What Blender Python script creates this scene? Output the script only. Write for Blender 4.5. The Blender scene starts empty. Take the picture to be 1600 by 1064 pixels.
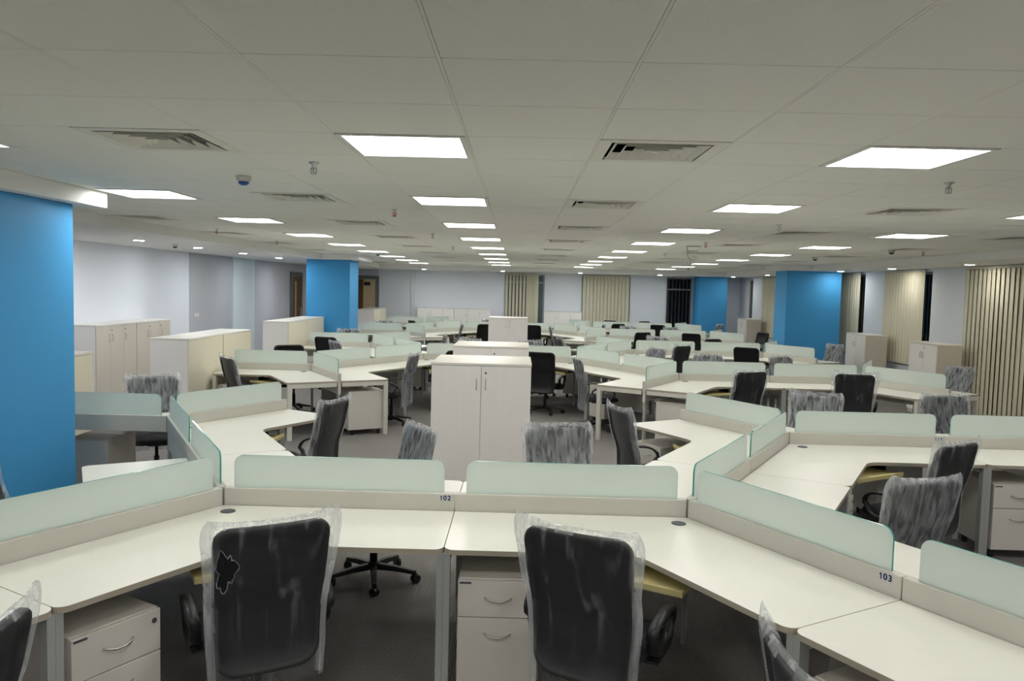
import bpy, math, random
from mathutils import Vector, Matrix, noise
random.seed(7)
scene = bpy.context.scene
COL = scene.collection
PI = math.pi
S60 = math.sin(PI / 3)

# ------------------------------------------------------------------ camera
CAM_POS = (0.00355, -0.06874, 1.99287)
PITCH, ROLL, YAW, FPX = 0.06574, 0.02477, -0.00816, 1231.265


def cam_rows():
    A = Matrix(((1, 0, 0), (0, 0, -1), (0, 1, 0)))
    cp, sp = math.cos(PITCH), math.sin(PITCH)
    Rp = Matrix(((1, 0, 0), (0, cp, -sp), (0, sp, cp)))
    cy, sy = math.cos(YAW), math.sin(YAW)
    Ry = Matrix(((cy, -sy, 0), (sy, cy, 0), (0, 0, 1)))
    cr, sr = math.cos(ROLL), math.sin(ROLL)
    Rr = Matrix(((cr, -sr, 0), (sr, cr, 0), (0, 0, 1)))
    return Rr @ Rp @ A @ Ry


_R = cam_rows()
cam_data = bpy.data.cameras.new('camera')
cam_data.sensor_width = 36.0
cam_data.lens = FPX / 1600 * 36.0
cam_data.clip_start = 0.05
cam_data.clip_end = 200
cam = bpy.data.objects.new('camera', cam_data)
COL.objects.link(cam)
right, down, fwd = _R[0], _R[1], _R[2]
m = Matrix.Identity(4)
for i in range(3):
    m[i][0] = right[i]
    m[i][1] = -down[i]
    m[i][2] = -fwd[i]
    m[i][3] = CAM_POS[i]
cam.matrix_world = m
scene.camera = cam

# ------------------------------------------------------------------ world, exposure
world = bpy.data.worlds.new('night')
scene.world = world
world.use_nodes = True
world.node_tree.nodes['Background'].inputs[0].default_value = (0.03, 0.04, 0.06, 1)
world.node_tree.nodes['Background'].inputs[1].default_value = 0.3
scene.view_settings.view_transform = 'Standard'
scene.view_settings.look = 'None'
scene.view_settings.gamma = 1.0
scene.view_settings.use_curve_mapping = False
scene.view_settings.exposure = 0.0
PANEL_STRENGTH = 19.0
DOWNLIGHT_STRENGTH = 340.0


# ------------------------------------------------------------------ materials
def newmat(name):
    mt = bpy.data.materials.new(name)
    mt.use_nodes = True
    nt = mt.node_tree
    for n in list(nt.nodes):
        nt.nodes.remove(n)
    out = nt.nodes.new('ShaderNodeOutputMaterial')
    return mt, nt, out


def principled(name, col, rough=0.5, spec=0.5, metal=0.0, var=0.0, scale=(8, 8, 8), bump=0.0, bump_scale=None,
               detail=4):
    mt, nt, out = newmat(name)
    p = nt.nodes.new('ShaderNodeBsdfPrincipled')
    nt.links.new(p.outputs[0], out.inputs[0])
    p.inputs['Base Color'].default_value = (*col, 1)
    p.inputs['Roughness'].default_value = rough
    p.inputs['Specular IOR Level'].default_value = spec
    p.inputs['Metallic'].default_value = metal
    if var or bump:
        tc = nt.nodes.new('ShaderNodeTexCoord')
        mp = nt.nodes.new('ShaderNodeMapping')
        mp.inputs['Scale'].default_value = scale
        nt.links.new(tc.outputs['Object'], mp.inputs[0])
        nz = nt.nodes.new('ShaderNodeTexNoise')
        nz.inputs['Scale'].default_value = 1.0
        nz.inputs['Detail'].default_value = detail
        nt.links.new(mp.outputs[0], nz.inputs['Vector'])
        if var:
            mx = nt.nodes.new('ShaderNodeMix')
            mx.data_type = 'RGBA'
            mx.inputs[6].default_value = (*[c * (1 - var) for c in col], 1)
            mx.inputs[7].default_value = (*[min(1, c * (1 + var)) for c in col], 1)
            nt.links.new(nz.outputs[0], mx.inputs[0])
            nt.links.new(mx.outputs[2], p.inputs['Base Color'])
        if bump:
            bp = nt.nodes.new('ShaderNodeBump')
            bp.inputs['Strength'].default_value = bump
            bp.inputs['Distance'].default_value = 0.004
            src = nz
            if bump_scale:
                nz2 = nt.nodes.new('ShaderNodeTexNoise')
                nz2.inputs['Scale'].default_value = bump_scale
                nt.links.new(tc.outputs['Object'], nz2.inputs['Vector'])
                src = nz2
            nt.links.new(src.outputs[0], bp.inputs['Height'])
            nt.links.new(bp.outputs[0], p.inputs['Normal'])
    return mt


def emission(name, col, strength):
    mt, nt, out = newmat(name)
    e = nt.nodes.new('ShaderNodeEmission')
    e.inputs[0].default_value = (*col, 1)
    e.inputs[1].default_value = strength
    nt.links.new(e.outputs[0], out.inputs[0])
    return mt


def carpet_mat():
    mt, nt, out = newmat('carpet')
    p = nt.nodes.new('ShaderNodeBsdfPrincipled')
    p.inputs['Roughness'].default_value = 0.95
    p.inputs['Specular IOR Level'].default_value = 0.1
    nt.links.new(p.outputs[0], out.inputs[0])
    tc = nt.nodes.new('ShaderNodeTexCoord')
    wv = nt.nodes.new('ShaderNodeTexWave')
    wv.inputs['Scale'].default_value = 26
    wv.inputs['Distortion'].default_value = 0.6
    wv.inputs['Detail'].default_value = 1
    wv.bands_direction = 'X'
    wv2 = nt.nodes.new('ShaderNodeTexWave')
    wv2.inputs['Scale'].default_value = 30
    wv2.inputs['Distortion'].default_value = 1.5
    wv2.bands_direction = 'Y'
    nz = nt.nodes.new('ShaderNodeTexNoise')
    nz.inputs['Scale'].default_value = 60
    nz.inputs['Detail'].default_value = 5
    for n in (wv, wv2, nz):
        nt.links.new(tc.outputs['Object'], n.inputs['Vector'])
    a = nt.nodes.new('ShaderNodeMath'); a.operation = 'MULTIPLY'
    nt.links.new(wv.outputs['Fac'], a.inputs[0]); nt.links.new(wv2.outputs['Fac'], a.inputs[1])
    b = nt.nodes.new('ShaderNodeMath'); b.operation = 'MULTIPLY_ADD'
    nt.links.new(nz.outputs[0], b.inputs[0]); b.inputs[1].default_value = 0.5
    nt.links.new(a.outputs[0], b.inputs[2])
    cr = nt.nodes.new('ShaderNodeValToRGB')
    cr.color_ramp.elements[0].position = 0.15
    cr.color_ramp.elements[0].color = (0.115, 0.107, 0.102, 1)
    cr.color_ramp.elements[1].position = 0.95
    cr.color_ramp.elements[1].color = (0.42, 0.395, 0.38, 1)
    nt.links.new(b.outputs[0], cr.inputs[0])
    nt.links.new(cr.outputs[0], p.inputs['Base Color'])
    bp = nt.nodes.new('ShaderNodeBump'); bp.inputs['Strength'].default_value = 0.6
    bp.inputs['Distance'].default_value = 0.004
    nt.links.new(b.outputs[0], bp.inputs['Height']); nt.links.new(bp.outputs[0], p.inputs['Normal'])
    return mt


def frosted_mat(name, col, transp=0.12):
    mt, nt, out = newmat(name)
    d = nt.nodes.new('ShaderNodeBsdfDiffuse'); d.inputs[0].default_value = (*col, 1)
    t = nt.nodes.new('ShaderNodeBsdfTranslucent'); t.inputs[0].default_value = (*[min(1, c * 1.1) for c in col], 1)
    g = nt.nodes.new('ShaderNodeBsdfGlossy'); g.inputs['Roughness'].default_value = 0.35
    tr = nt.nodes.new('ShaderNodeBsdfTransparent'); tr.inputs[0].default_value = (0.85, 0.95, 0.92, 1)
    m1 = nt.nodes.new('ShaderNodeMixShader'); m1.inputs[0].default_value = 0.42
    nt.links.new(d.outputs[0], m1.inputs[1]); nt.links.new(t.outputs[0], m1.inputs[2])
    m2 = nt.nodes.new('ShaderNodeMixShader'); m2.inputs[0].default_value = 0.05
    nt.links.new(m1.outputs[0], m2.inputs[1]); nt.links.new(g.outputs[0], m2.inputs[2])
    m3 = nt.nodes.new('ShaderNodeMixShader'); m3.inputs[0].default_value = transp
    nt.links.new(m2.outputs[0], m3.inputs[1]); nt.links.new(tr.outputs[0], m3.inputs[2])
    nt.links.new(m3.outputs[0], out.inputs[0])
    return mt


def plastic_film(name, base=0.16, streak=0.55, col=(0.62, 0.65, 0.70), sc=(26, 26, 3.2), lo=0.52, hi=0.74):
    mt, nt, out = newmat(name)
    tc = nt.nodes.new('ShaderNodeTexCoord')
    mp = nt.nodes.new('ShaderNodeMapping'); mp.inputs['Scale'].default_value = sc
    mp.inputs['Rotation'].default_value = (0, 0.12, 0)
    nz = nt.nodes.new('ShaderNodeTexNoise'); nz.inputs['Scale'].default_value = 1.0
    nz.inputs['Detail'].default_value = 2.5; nz.inputs['Distortion'].default_value = 0.35
    nt.links.new(tc.outputs['Object'], mp.inputs[0]); nt.links.new(mp.outputs[0], nz.inputs['Vector'])
    cr = nt.nodes.new('ShaderNodeValToRGB')
    cr.color_ramp.elements[0].position = lo
    cr.color_ramp.elements[0].color = (base, base, base, 1)
    cr.color_ramp.elements[1].position = hi
    cr.color_ramp.elements[1].color = (streak, streak, streak, 1)
    nt.links.new(nz.outputs[0], cr.inputs[0])
    d = nt.nodes.new('ShaderNodeBsdfDiffuse'); d.inputs[0].default_value = (*col, 1)
    t = nt.nodes.new('ShaderNodeBsdfTranslucent'); t.inputs[0].default_value = (*col, 1)
    m1 = nt.nodes.new('ShaderNodeMixShader'); m1.inputs[0].default_value = 0.5
    nt.links.new(d.outputs[0], m1.inputs[1]); nt.links.new(t.outputs[0], m1.inputs[2])
    g = nt.nodes.new('ShaderNodeBsdfGlossy'); g.inputs['Roughness'].default_value = 0.3
    g.inputs[0].default_value = (0.9, 0.92, 0.95, 1)
    m2 = nt.nodes.new('ShaderNodeMixShader'); m2.inputs[0].default_value = 0.14
    nt.links.new(m1.outputs[0], m2.inputs[1]); nt.links.new(g.outputs[0], m2.inputs[2])
    tr = nt.nodes.new('ShaderNodeBsdfTransparent')
    m3 = nt.nodes.new('ShaderNodeMixShader')
    nt.links.new(cr.outputs[0], m3.inputs[0])
    nt.links.new(tr.outputs[0], m3.inputs[1]); nt.links.new(m2.outputs[0], m3.inputs[2])
    bp = nt.nodes.new('ShaderNodeBump'); bp.inputs['Strength'].default_value = 0.7
    bp.inputs['Distance'].default_value = 0.006
    nt.links.new(nz.outputs[0], bp.inputs['Height'])
    for n in (d, t, g):
        nt.links.new(bp.outputs[0], n.inputs['Normal'])
    nt.links.new(m3.outputs[0], out.inputs[0])
    return mt


M = dict(
    carpet=carpet_mat(),
    tile=principled('ceiling_tile_paint', (0.84, 0.84, 0.78), 0.95, 0.1, var=0.05, scale=(90, 90, 90), bump=0.15),
    runner=principled('runner_paint', (0.84, 0.83, 0.76), 0.6, 0.3, var=0.02),
    slab=principled('void_dark', (0.10, 0.10, 0.09), 0.9, 0.1, var=0.05),
    soffit=principled('soffit_paint', (0.82, 0.82, 0.80), 0.85, 0.2, var=0.02, scale=(2, 2, 2)),
    wall=principled('wall_paint', (0.78, 0.81, 0.86), 0.8, 0.2, var=0.015, scale=(2, 2, 2)),
    wall_grey=principled('grey_wall_paint', (0.50, 0.505, 0.52), 0.8, 0.2, var=0.02, scale=(2, 2, 2)),
    wall_pale=principled('pale_green_paint', (0.74, 0.80, 0.80), 0.7, 0.2, var=0.02, scale=(2, 2, 2)),
    wall_lilac=principled('lilac_grey_paint', (0.58, 0.58, 0.63), 0.8, 0.2, var=0.02, scale=(2, 2, 2)),
    wall_cream=principled('cream_paint', (0.55, 0.52, 0.42), 0.8, 0.2, var=0.02, scale=(2, 2, 2)),
    blue=principled('blue_column_paint', (0.060, 0.335, 0.67), 0.55, 0.3, var=0.03, scale=(3, 3, 3)),
    desk=principled('desk_laminate', (0.77, 0.765, 0.69), 0.32, 0.4, var=0.025, scale=(3, 40, 3)),
    desk_edge=principled('desk_edge_band', (0.40, 0.36, 0.29), 0.5, 0.3, var=0.03),
    rail=principled('rail_paint', (0.565, 0.55, 0.49), 0.5, 0.35, var=0.02, scale=(2, 2, 2)),
    frame=principled('frame_paint', (0.66, 0.65, 0.58), 0.45, 0.35, var=0.015),
    leg=principled('leg_grey_paint', (0.36, 0.37, 0.36), 0.45, 0.35, var=0.02),
    cabinet=principled('cabinet_laminate', (0.88, 0.845, 0.81), 0.45, 0.35, var=0.03, scale=(60, 60, 1.5)),
    cabinet_beige=principled('beige_laminate', (0.60, 0.55, 0.47), 0.45, 0.35, var=0.04, scale=(60, 60, 1.5)),
    pedestal=principled('pedestal_laminate', (0.66, 0.63, 0.58), 0.45, 0.35, var=0.03, scale=(60, 60, 1.5)),
    cabinet_cream=principled('cream_laminate', (0.78, 0.73, 0.58), 0.45, 0.35, var=0.03, scale=(40, 40, 1.5)),
    cabinet_top=principled('cabinet_top_laminate', (0.78, 0.75, 0.69), 0.4, 0.35, var=0.03, scale=(3, 40, 3)),
    tray=principled('keyboard_tray_laminate', (0.62, 0.54, 0.26), 0.5, 0.3, var=0.04),
    chrome=principled('brushed_metal', (0.55, 0.55, 0.55), 0.3, 0.5, 1.0, var=0.03),
    black=principled('black_plastic', (0.012, 0.012, 0.013), 0.42, 0.4, var=0.1),
    mesh_back=principled('black_mesh_fabric', (0.010, 0.010, 0.012), 0.42, 0.3, var=0.05, scale=(60, 60, 60)),
    seat=principled('black_seat_fabric', (0.016, 0.016, 0.019), 0.8, 0.2, var=0.15, scale=(120, 120, 120)),
    castor=principled('caster_plastic', (0.02, 0.02, 0.021), 0.5, 0.4, var=0.1),
    red=principled('red_plastic', (0.55, 0.05, 0.03), 0.4, 0.4, var=0.05),
    glass=frosted_mat('frosted_glass', (0.80, 0.85, 0.815)),
    glass_edge=principled('glass_edge', (0.06, 0.33, 0.29), 0.15, 0.6, var=0.05),
    film=plastic_film('plastic_film', 0.055, 0.32, sc=(18, 18, 1.3), lo=0.56, hi=0.72),
    film_rim=plastic_film('milky_film_edge', 0.20, 0.62, (0.74, 0.76, 0.79), sc=(24, 24, 2.2), lo=0.40, hi=0.72),
    film_thick=plastic_film('creased_plastic_film', 0.26, 0.86, col=(0.66, 0.69, 0.73), sc=(40, 40, 1.4), lo=0.40, hi=0.74),
    navy=principled('navy_print', (0.010, 0.016, 0.085), 0.6, 0.2, var=0.02),
    sticker=principled('sticker_paper', (0.55, 0.56, 0.56), 0.6, 0.2, var=0.02),
    badge=principled('dark_badge', (0.06, 0.08, 0.09), 0.4, 0.4, var=0.05),
    vent=principled('vent_paint', (0.78, 0.77, 0.69), 0.6, 0.3, var=0.03),
    dark=principled('duct_shade_paint', (0.012, 0.012, 0.012), 0.9, 0.1, var=0.1),
    panel=emission('lamp_panel', (1.0, 0.985, 0.94), PANEL_STRENGTH),
    downlamp=emission('downlight_lamp', (0.93, 0.97, 1.0), DOWNLIGHT_STRENGTH),
    downlamp_soft=emission('soft_downlight_lamp', (1.0, 0.97, 0.9), DOWNLIGHT_STRENGTH * 0.38),
    lampframe=principled('lamp_frame_paint', (0.75, 0.75, 0.72), 0.5, 0.3, var=0.02),
    blind=principled('blind_fabric', (0.72, 0.68, 0.53), 0.8, 0.15, var=0.05, scale=(30, 30, 2)),
    blind_dark=principled('grey_blind_fabric', (0.22, 0.22, 0.22), 0.8, 0.15, var=0.05),
    headrail=principled('headrail_paint', (0.6, 0.58, 0.5), 0.5, 0.3, var=0.02),
    night=principled('night_glass', (0.010, 0.012, 0.015), 0.06, 0.5, var=0.1),
    bluish=principled('painted_view_glass', (0.10, 0.15, 0.18), 0.08, 0.5, var=0.25, scale=(5, 5, 5)),  # outside view and reflection are put into the pane's colour
    winframe=principled('window_frame_paint', (0.40, 0.41, 0.41), 0.4, 0.4, var=0.02),
    doorframe=principled('door_frame_paint', (0.16, 0.165, 0.18), 0.5, 0.3, var=0.03),
    wood=principled('door_wood', (0.13, 0.065, 0.025), 0.45, 0.35, var=0.3, scale=(30, 30, 2)),
    wood_light=principled('door_wood_light', (0.58, 0.46, 0.26), 0.45, 0.35, var=0.1, scale=(30, 30, 2)),
    bluecap=principled('blue_dome', (0.02, 0.10, 0.38), 0.3, 0.5, var=0.1),
    white_plastic=principled('white_plastic', (0.62, 0.62, 0.58), 0.4, 0.4, var=0.02),
    cable=principled('grey_cable', (0.12, 0.12, 0.12), 0.5, 0.3, var=0.05),
)


# ------------------------------------------------------------------ mesh helpers
class MB:
    def __init__(self):
        self.v, self.f, self.mi, self.sm = [], [], [], []

    def add(self, verts, faces, mi=0, smooth=False):
        b = len(self.v)
        self.v += [tuple(p) for p in verts]
        for f in faces:
            self.f.append([i + b for i in f])
            self.mi.append(mi)
            self.sm.append(smooth)
        return self

    def box(self, x0, x1, y0, y1, z0, z1, mi=0, rot=None, at=(0, 0, 0)):
        P = [(x, y, z) for z in (z0, z1) for y in (y0, y1) for x in (x0, x1)]
        if rot is not None:
            c, s = math.cos(rot), math.sin(rot)
            P = [(at[0] + x * c - y * s, at[1] + x * s + y * c, z + at[2]) for x, y, z in P]
        return self.add(P, [(0, 2, 3, 1), (4, 5, 7, 6), (0, 1, 5, 4), (2, 6, 7, 3), (0, 4, 6, 2), (1, 3, 7, 5)], mi)

    def cbox(self, x0, x1, y0, y1, z0, z1, b=0.004, mi=0):
        """box with chamfered edges"""
        P, F = [], []
        for sx in (0, 1):
            for sy in (0, 1):
                for sz in (0, 1):
                    X, Y, Z = (x0, x1)[sx], (y0, y1)[sy], (z0, z1)[sz]
                    dx, dy, dz = (b, -b)[sx], (b, -b)[sy], (b, -b)[sz]
                    P += [(X, Y + dy, Z + dz), (X + dx, Y, Z + dz), (X + dx, Y + dy, Z)]

        def k(sx, sy, sz, a):
            return (sx * 4 + sy * 2 + sz) * 3 + a
        for s in (0, 1):
            q = [k(s, 0, 0, 0), k(s, 1, 0, 0), k(s, 1, 1, 0), k(s, 0, 1, 0)]
            F.append(q if s else q[::-1])
            q = [k(0, s, 0, 1), k(1, s, 0, 1), k(1, s, 1, 1), k(0, s, 1, 1)]
            F.append(q[::-1] if s else q)
            q = [k(0, 0, s, 2), k(1, 0, s, 2), k(1, 1, s, 2), k(0, 1, s, 2)]
            F.append(q if s else q[::-1])
        for a in (0, 1):
            for c in (0, 1):
                F.append([k(a, c, 0, 0), k(a, c, 1, 0), k(a, c, 1, 1), k(a, c, 0, 1)][::(1 if a != c else -1)])
                F.append([k(a, 0, c, 0), k(a, 1, c, 0), k(a, 1, c, 2), k(a, 0, c, 2)][::(-1 if a != c else 1)])
                F.append([k(0, a, c, 1), k(1, a, c, 1), k(1, a, c, 2), k(0, a, c, 2)][::(1 if a != c else -1)])
        for sx in (0, 1):
            for sy in (0, 1):
                for sz in (0, 1):
                    t = [k(sx, sy, sz, 0), k(sx, sy, sz, 1), k(sx, sy, sz, 2)]
                    F.append(t if (sx + sy + sz) % 2 else t[::-1])
        return self.add(P, F, mi)

    def prism(self, poly, z0, z1, mi_cap=0, mi_side=0):
        n = len(poly)
        P = [(x, y, z0) for x, y in poly] + [(x, y, z1) for x, y in poly]
        b = len(self.v)
        self.v += P
        self.f.append([b + i for i in range(n)][::-1]); self.mi.append(mi_cap); self.sm.append(False)
        self.f.append([b + n + i for i in range(n)]); self.mi.append(mi_cap); self.sm.append(False)
        for i in range(n):
            j = (i + 1) % n
            self.f.append([b + i, b + j, b + n + j, b + n + i]); self.mi.append(mi_side); self.sm.append(False)
        return self

    def plate(self, poly, y0, y1, mi_face=0, mi_side=0):
        """polygon in XZ extruded along Y"""
        n = len(poly)
        P = [(x, y0, z) for x, z in poly] + [(x, y1, z) for x, z in poly]
        b = len(self.v)
        self.v += P
        self.f.append([b + i for i in range(n)]); self.mi.append(mi_face); self.sm.append(False)
        self.f.append([b + n + i for i in range(n)][::-1]); self.mi.append(mi_face); self.sm.append(False)
        for i in range(n):
            j = (i + 1) % n
            self.f.append([b + i, b + n + i, b + n + j, b + j]); self.mi.append(mi_side); self.sm.append(False)
        return self

    def lathe(self, prof, n=16, at=(0, 0, 0), mi=0, cap=True, smooth=True):
        P, F = [], []
        for r, z in prof:
            for i in range(n):
                a = 2 * PI * i / n
                P.append((at[0] + r * math.cos(a), at[1] + r * math.sin(a), at[2] + z))
        for k in range(len(prof) - 1):
            for i in range(n):
                j = (i + 1) % n
                F.append((k * n + i, k * n + j, (k + 1) * n + j, (k + 1) * n + i))
        self.add(P, F, mi, smooth)
        if cap:
            b = len(self.v) - len(P)
            self.f.append([b + i for i in range(n)][::-1]); self.mi.append(mi); self.sm.append(False)
            e = b + (len(prof) - 1) * n
            self.f.append([e + i for i in range(n)]); self.mi.append(mi); self.sm.append(False)
        return self

    def tube(self, path, r, n=8, mi=0, closed=False, section=None, up=Vector((1, 0, 0))):
        pts = [Vector(p) for p in path]
        N = len(pts)
        sec = section or [(r * math.cos(2 * PI * i / n), r * math.sin(2 * PI * i / n)) for i in range(n)]
        n = len(sec)
        P, F = [], []
        for i in range(N):
            if closed:
                t = pts[(i + 1) % N] - pts[i - 1]
            else:
                t = pts[min(i + 1, N - 1)] - pts[max(i - 1, 0)]
            t.normalize()
            u = up - t * up.dot(t)
            if u.length < 1e-4:
                u = Vector((0, 0, 1)) - t * t.z
            u.normalize()
            w = t.cross(u)
            for a, b in sec:
                P.append(tuple(pts[i] + u * a + w * b))
        for i in range(N if closed else N - 1):
            k = (i + 1) % N
            for j in range(n):
                l = (j + 1) % n
                F.append((i * n + j, k * n + j, k * n + l, i * n + l))
        if not closed:
            F.append(tuple(range(n)))
            F.append(tuple(range((N - 1) * n, N * n))[::-1])
        return self.add(P, F, mi, True)

    def mesh(self, name, mats):
        me = bpy.data.meshes.new(name)
        me.from_pydata(self.v, [], self.f)
        for mt in (mats if isinstance(mats, (list, tuple)) else [mats]):
            me.materials.append(M[mt])
        me.polygons.foreach_set('material_index', self.mi)
        me.polygons.foreach_set('use_smooth', self.sm)
        me.update()
        return me

    def build(self, name, mats, parent=None):
        return link(name, self.mesh(name, mats), parent)


def link(name, me, parent=None, loc=None, rz=0.0):
    o = bpy.data.objects.new(name, me)
    COL.objects.link(o)
    if parent is not None:
        o.parent = parent
    if loc is not None:
        o.location = loc
    if rz:
        o.rotation_euler = (0, 0, rz)
    return o


def tag(o, label=None, cat=None, group=None, kind=None):
    if label:
        o['label'] = label
    if cat:
        o['category'] = cat
    if group:
        o['group'] = group
    if kind:
        o['kind'] = kind
    return o


def thing(name, label, cat, loc=(0, 0, 0), rz=0.0, group=None):
    o = link(name, None, None, loc, rz)
    o.empty_display_size = 0.1
    return tag(o, label, cat, group)


def copy_tree(o, parent=None):
    c = o.copy()
    COL.objects.link(c)
    c.parent = parent
    for ch in list(o.children):
        copy_tree(ch, c)
    return c


def place(proto, used, loc, rz, label, group=None):
    """the prototype itself the first time, then copies"""
    o = proto if not used else copy_tree(proto)
    used.append(1)
    o.location = loc
    o.rotation_euler = (0, 0, rz)
    o['label'] = label
    if group:
        o['group'] = group
    elif 'group' in o:
        del o['group']
    return o


def fillet(poly, radii, seg=5):
    out = []
    n = len(poly)
    for i in range(n):
        p = Vector(poly[i]).to_2d(); a = Vector(poly[i - 1]).to_2d(); b = Vector(poly[(i + 1) % n]).to_2d()
        r = radii[i]
        if r <= 0:
            out.append(tuple(p)); continue
        u = (a - p).normalized(); w = (b - p).normalized()
        ang = math.acos(max(-1, min(1, u.dot(w))))
        d = r / math.tan(ang / 2)
        p1, p2 = p + u * d, p + w * d
        bis = (u + w).normalized()
        c = p + bis * (r / math.sin(ang / 2))
        a1 = math.atan2(p1.y - c.y, p1.x - c.x); a2 = math.atan2(p2.y - c.y, p2.x - c.x)
        da = (a2 - a1 + PI) % (2 * PI) - PI
        for k in range(seg + 1):
            t = a1 + da * k / seg
            out.append((c.x + r * math.cos(t), c.y + r * math.sin(t)))
    return out


def text_mesh(s, size, mat):
    cu = bpy.data.curves.new('t', 'FONT')
    cu.body = s
    cu.size = size
    cu.extrude = 0.0004
    cu.offset = size * 0.03
    cu.align_x = 'CENTER'; cu.align_y = 'CENTER'
    o = bpy.data.objects.new('t', cu)
    COL.objects.link(o)
    bpy.context.view_layer.update()
    dg = bpy.context.evaluated_depsgraph_get()
    me = bpy.data.meshes.new_from_object(o.evaluated_get(dg))
    me.materials.clear()
    me.materials.append(M[mat])
    bpy.data.objects.remove(o)
    bpy.data.curves.remove(cu)
    return me


# ================================================================== THE ROOM
CEIL = 2.672
SOF = 2.55
XL, XR, YB, YF = -6.6, 7.6, 27.2, -10.0
FL, FR, FB = -4.455, 6.5, 24.9
T = 0.6
gx = lambda c: (0.5743 + c) * T
gy = lambda r: (3.8708 + r) * T

o = MB().box(XL - 0.3, XR + 0.3, YF - 0.3, YB + 0.3, -0.1, 0.0).build('floor', 'carpet')
tag(o, 'grey brown ribbed carpet floor', kind='structure')
ceiling = MB().box(XL - 0.3, XR + 0.3, YF - 0.3, YB + 0.3, 2.80, 2.90).build('ceiling', 'slab')
tag(ceiling, 'suspended ceiling of pale square tiles', kind='structure')

light_cells = [(c, 2 + 4 * k) for c in (-6, -2, 2, 6) for k in range(-5, 9)]
vent_cells = [(c, 2 + 4 * k) for c, k0 in ((-4, -1), (0, -1), (4, -1), (-8, 2), (8, 0)) for k in range(k0, 9)]
taken = set(light_cells) | set(vent_cells)

# ceiling tiles: near ones singly, the far field joined
tm = MB().cbox(-0.2975 + 0.003, 0.2975 - 0.003, -0.2975, 0.2975, 0, 0.012, 0.002).mesh('ceiling_tile', 'tile')
field = MB()
rmin = int((YF / T) - 3.8708) - 1
for c in range(-8, 11):
    for r in range(rmin, 38):
        if (c, r) in taken:
            continue
        x0, x1 = gx(c) + 0.0055, min(gx(c + 1) - 0.0055, FR - 0.002)
        y0, y1 = max(gy(r) + 0.0025, YF), min(gy(r + 1) - 0.0025, FB - 0.002)
        if x1 - x0 < 0.02 or y1 - y0 < 0.02:
            continue
        xm, ym = (x0 + x1) / 2, (y0 + y1) / 2
        full = x1 - x0 > 0.58 and y1 - y0 > 0.58
        # clear of the column bulkheads
        if full and 1.7 < ym < 9.0 and abs(xm) < 0.68 * (ym + 0.6):
            link('ceiling_tile', tm, ceiling, (xm, ym, CEIL))
        else:
            field.box(x0, x1, y0, y1, CEIL, CEIL + 0.012)
o = field.build('ceiling_tile_field', 'tile', ceiling)
tag(o, kind='stuff')
for c in range(-8, 11):
    x = gx(c)
    MB().box(x - 0.0045, x + 0.0045, YF, FB, CEIL + 0.0005, CEIL + 0.03).build('ceiling_runner', 'runner', ceiling)
ct = MB()
for r in range(rmin, 38):
    y = gy(r)
    if YF < y < FB:
        ct.box(FL, FR, y - 0.012, y + 0.012, CEIL + 0.0135, CEIL + 0.017)
tag(ct.build('cross_tee', 'vent', ceiling), kind='stuff')

# perimeter soffits and the bulkheads round the columns
def soffit(n, x0, x1, y0, y1, label, z1=2.80):
    o = MB().cbox(x0, x1, y0, y1, SOF, z1, 0.004).build('trim_%d' % n, 'soffit')
    return tag(o, label, kind='structure')


soffit(1, XL, FL, YF, YB, 'white plaster soffit along the left wall')
soffit(2, FR, XR, YF, YB, 'white plaster soffit along the window wall')
soffit(3, FL + 0.001, FR - 0.001, FB, YB, 'white plaster soffit along the back wall')
soffit(4, FL + 0.001, -3.29, 4.45, 6.22, 'white boxed bulkhead round the near blue column', CEIL - 0.001)
soffit(5, FL + 0.001, -3.62, 17.65, 19.2, 'white boxed bulkhead round the blue column by the long cabinets', CEIL - 0.001)
soffit(6, 5.85, FR - 0.001, 17.62, 18.9, 'white boxed bulkhead round the blue column at the windows', CEIL - 0.001)

# walls -----------------------------------------------------------------
o = MB().box(XL - 0.2, XL, YF, YB, 0, 2.80).build('wall_left', 'wall')
tag(o, 'long white wall beside the tall storage cabinets', kind='structure')
for n, (y0, y1, th, mt, lb) in enumerate([(15.65, 17.95, 0.012, 'wall_grey', 'grey painted stretch of the left wall'),
                                          (17.95, 19.4, 0.05, 'wall_pale', 'pale green pilaster on the left wall'),
                                          (19.4, YB - 0.01, 0.012, 'wall_lilac', 'lilac grey stretch of the left wall')]):
    o = MB().box(XL + 0.0005, XL + th, y0, y1, 0.001, SOF - 0.001).build('trim_%d' % (n + 7), mt)
    tag(o, lb, kind='structure')
o = MB().box(XL - 0.2, XR + 0.2, YF - 0.2, YF, 0, 2.80).build('wall_front', 'wall')
tag(o, 'white wall behind the viewpoint', kind='structure')


def wall_with_holes(name, mt, holes, lo, hi, axis, p0, p1, label):
    """wall of boxes round its window openings; holes = (a0, a1, z0, z1) along the wall"""
    b = MB()

    def bx(a0, a1, z0, z1):
        if a1 - a0 < 1e-3 or z1 - z0 < 1e-3:
            return
        if axis == 'y':
            b.box(p0, p1, a0, a1, z0, z1)
        else:
            b.box(a0, a1, p0, p1, z0, z1)
    a = lo
    for a0, a1, z0, z1 in sorted(holes):
        bx(a, a0, 0, 2.80)
        bx(a0, a1, 0, z0)
        bx(a0, a1, z1, 2.80)
        a = a1
    bx(a, hi, 0, 2.80)
    o = b.build(name, mt)
    return tag(o, label, kind='structure')


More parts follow.
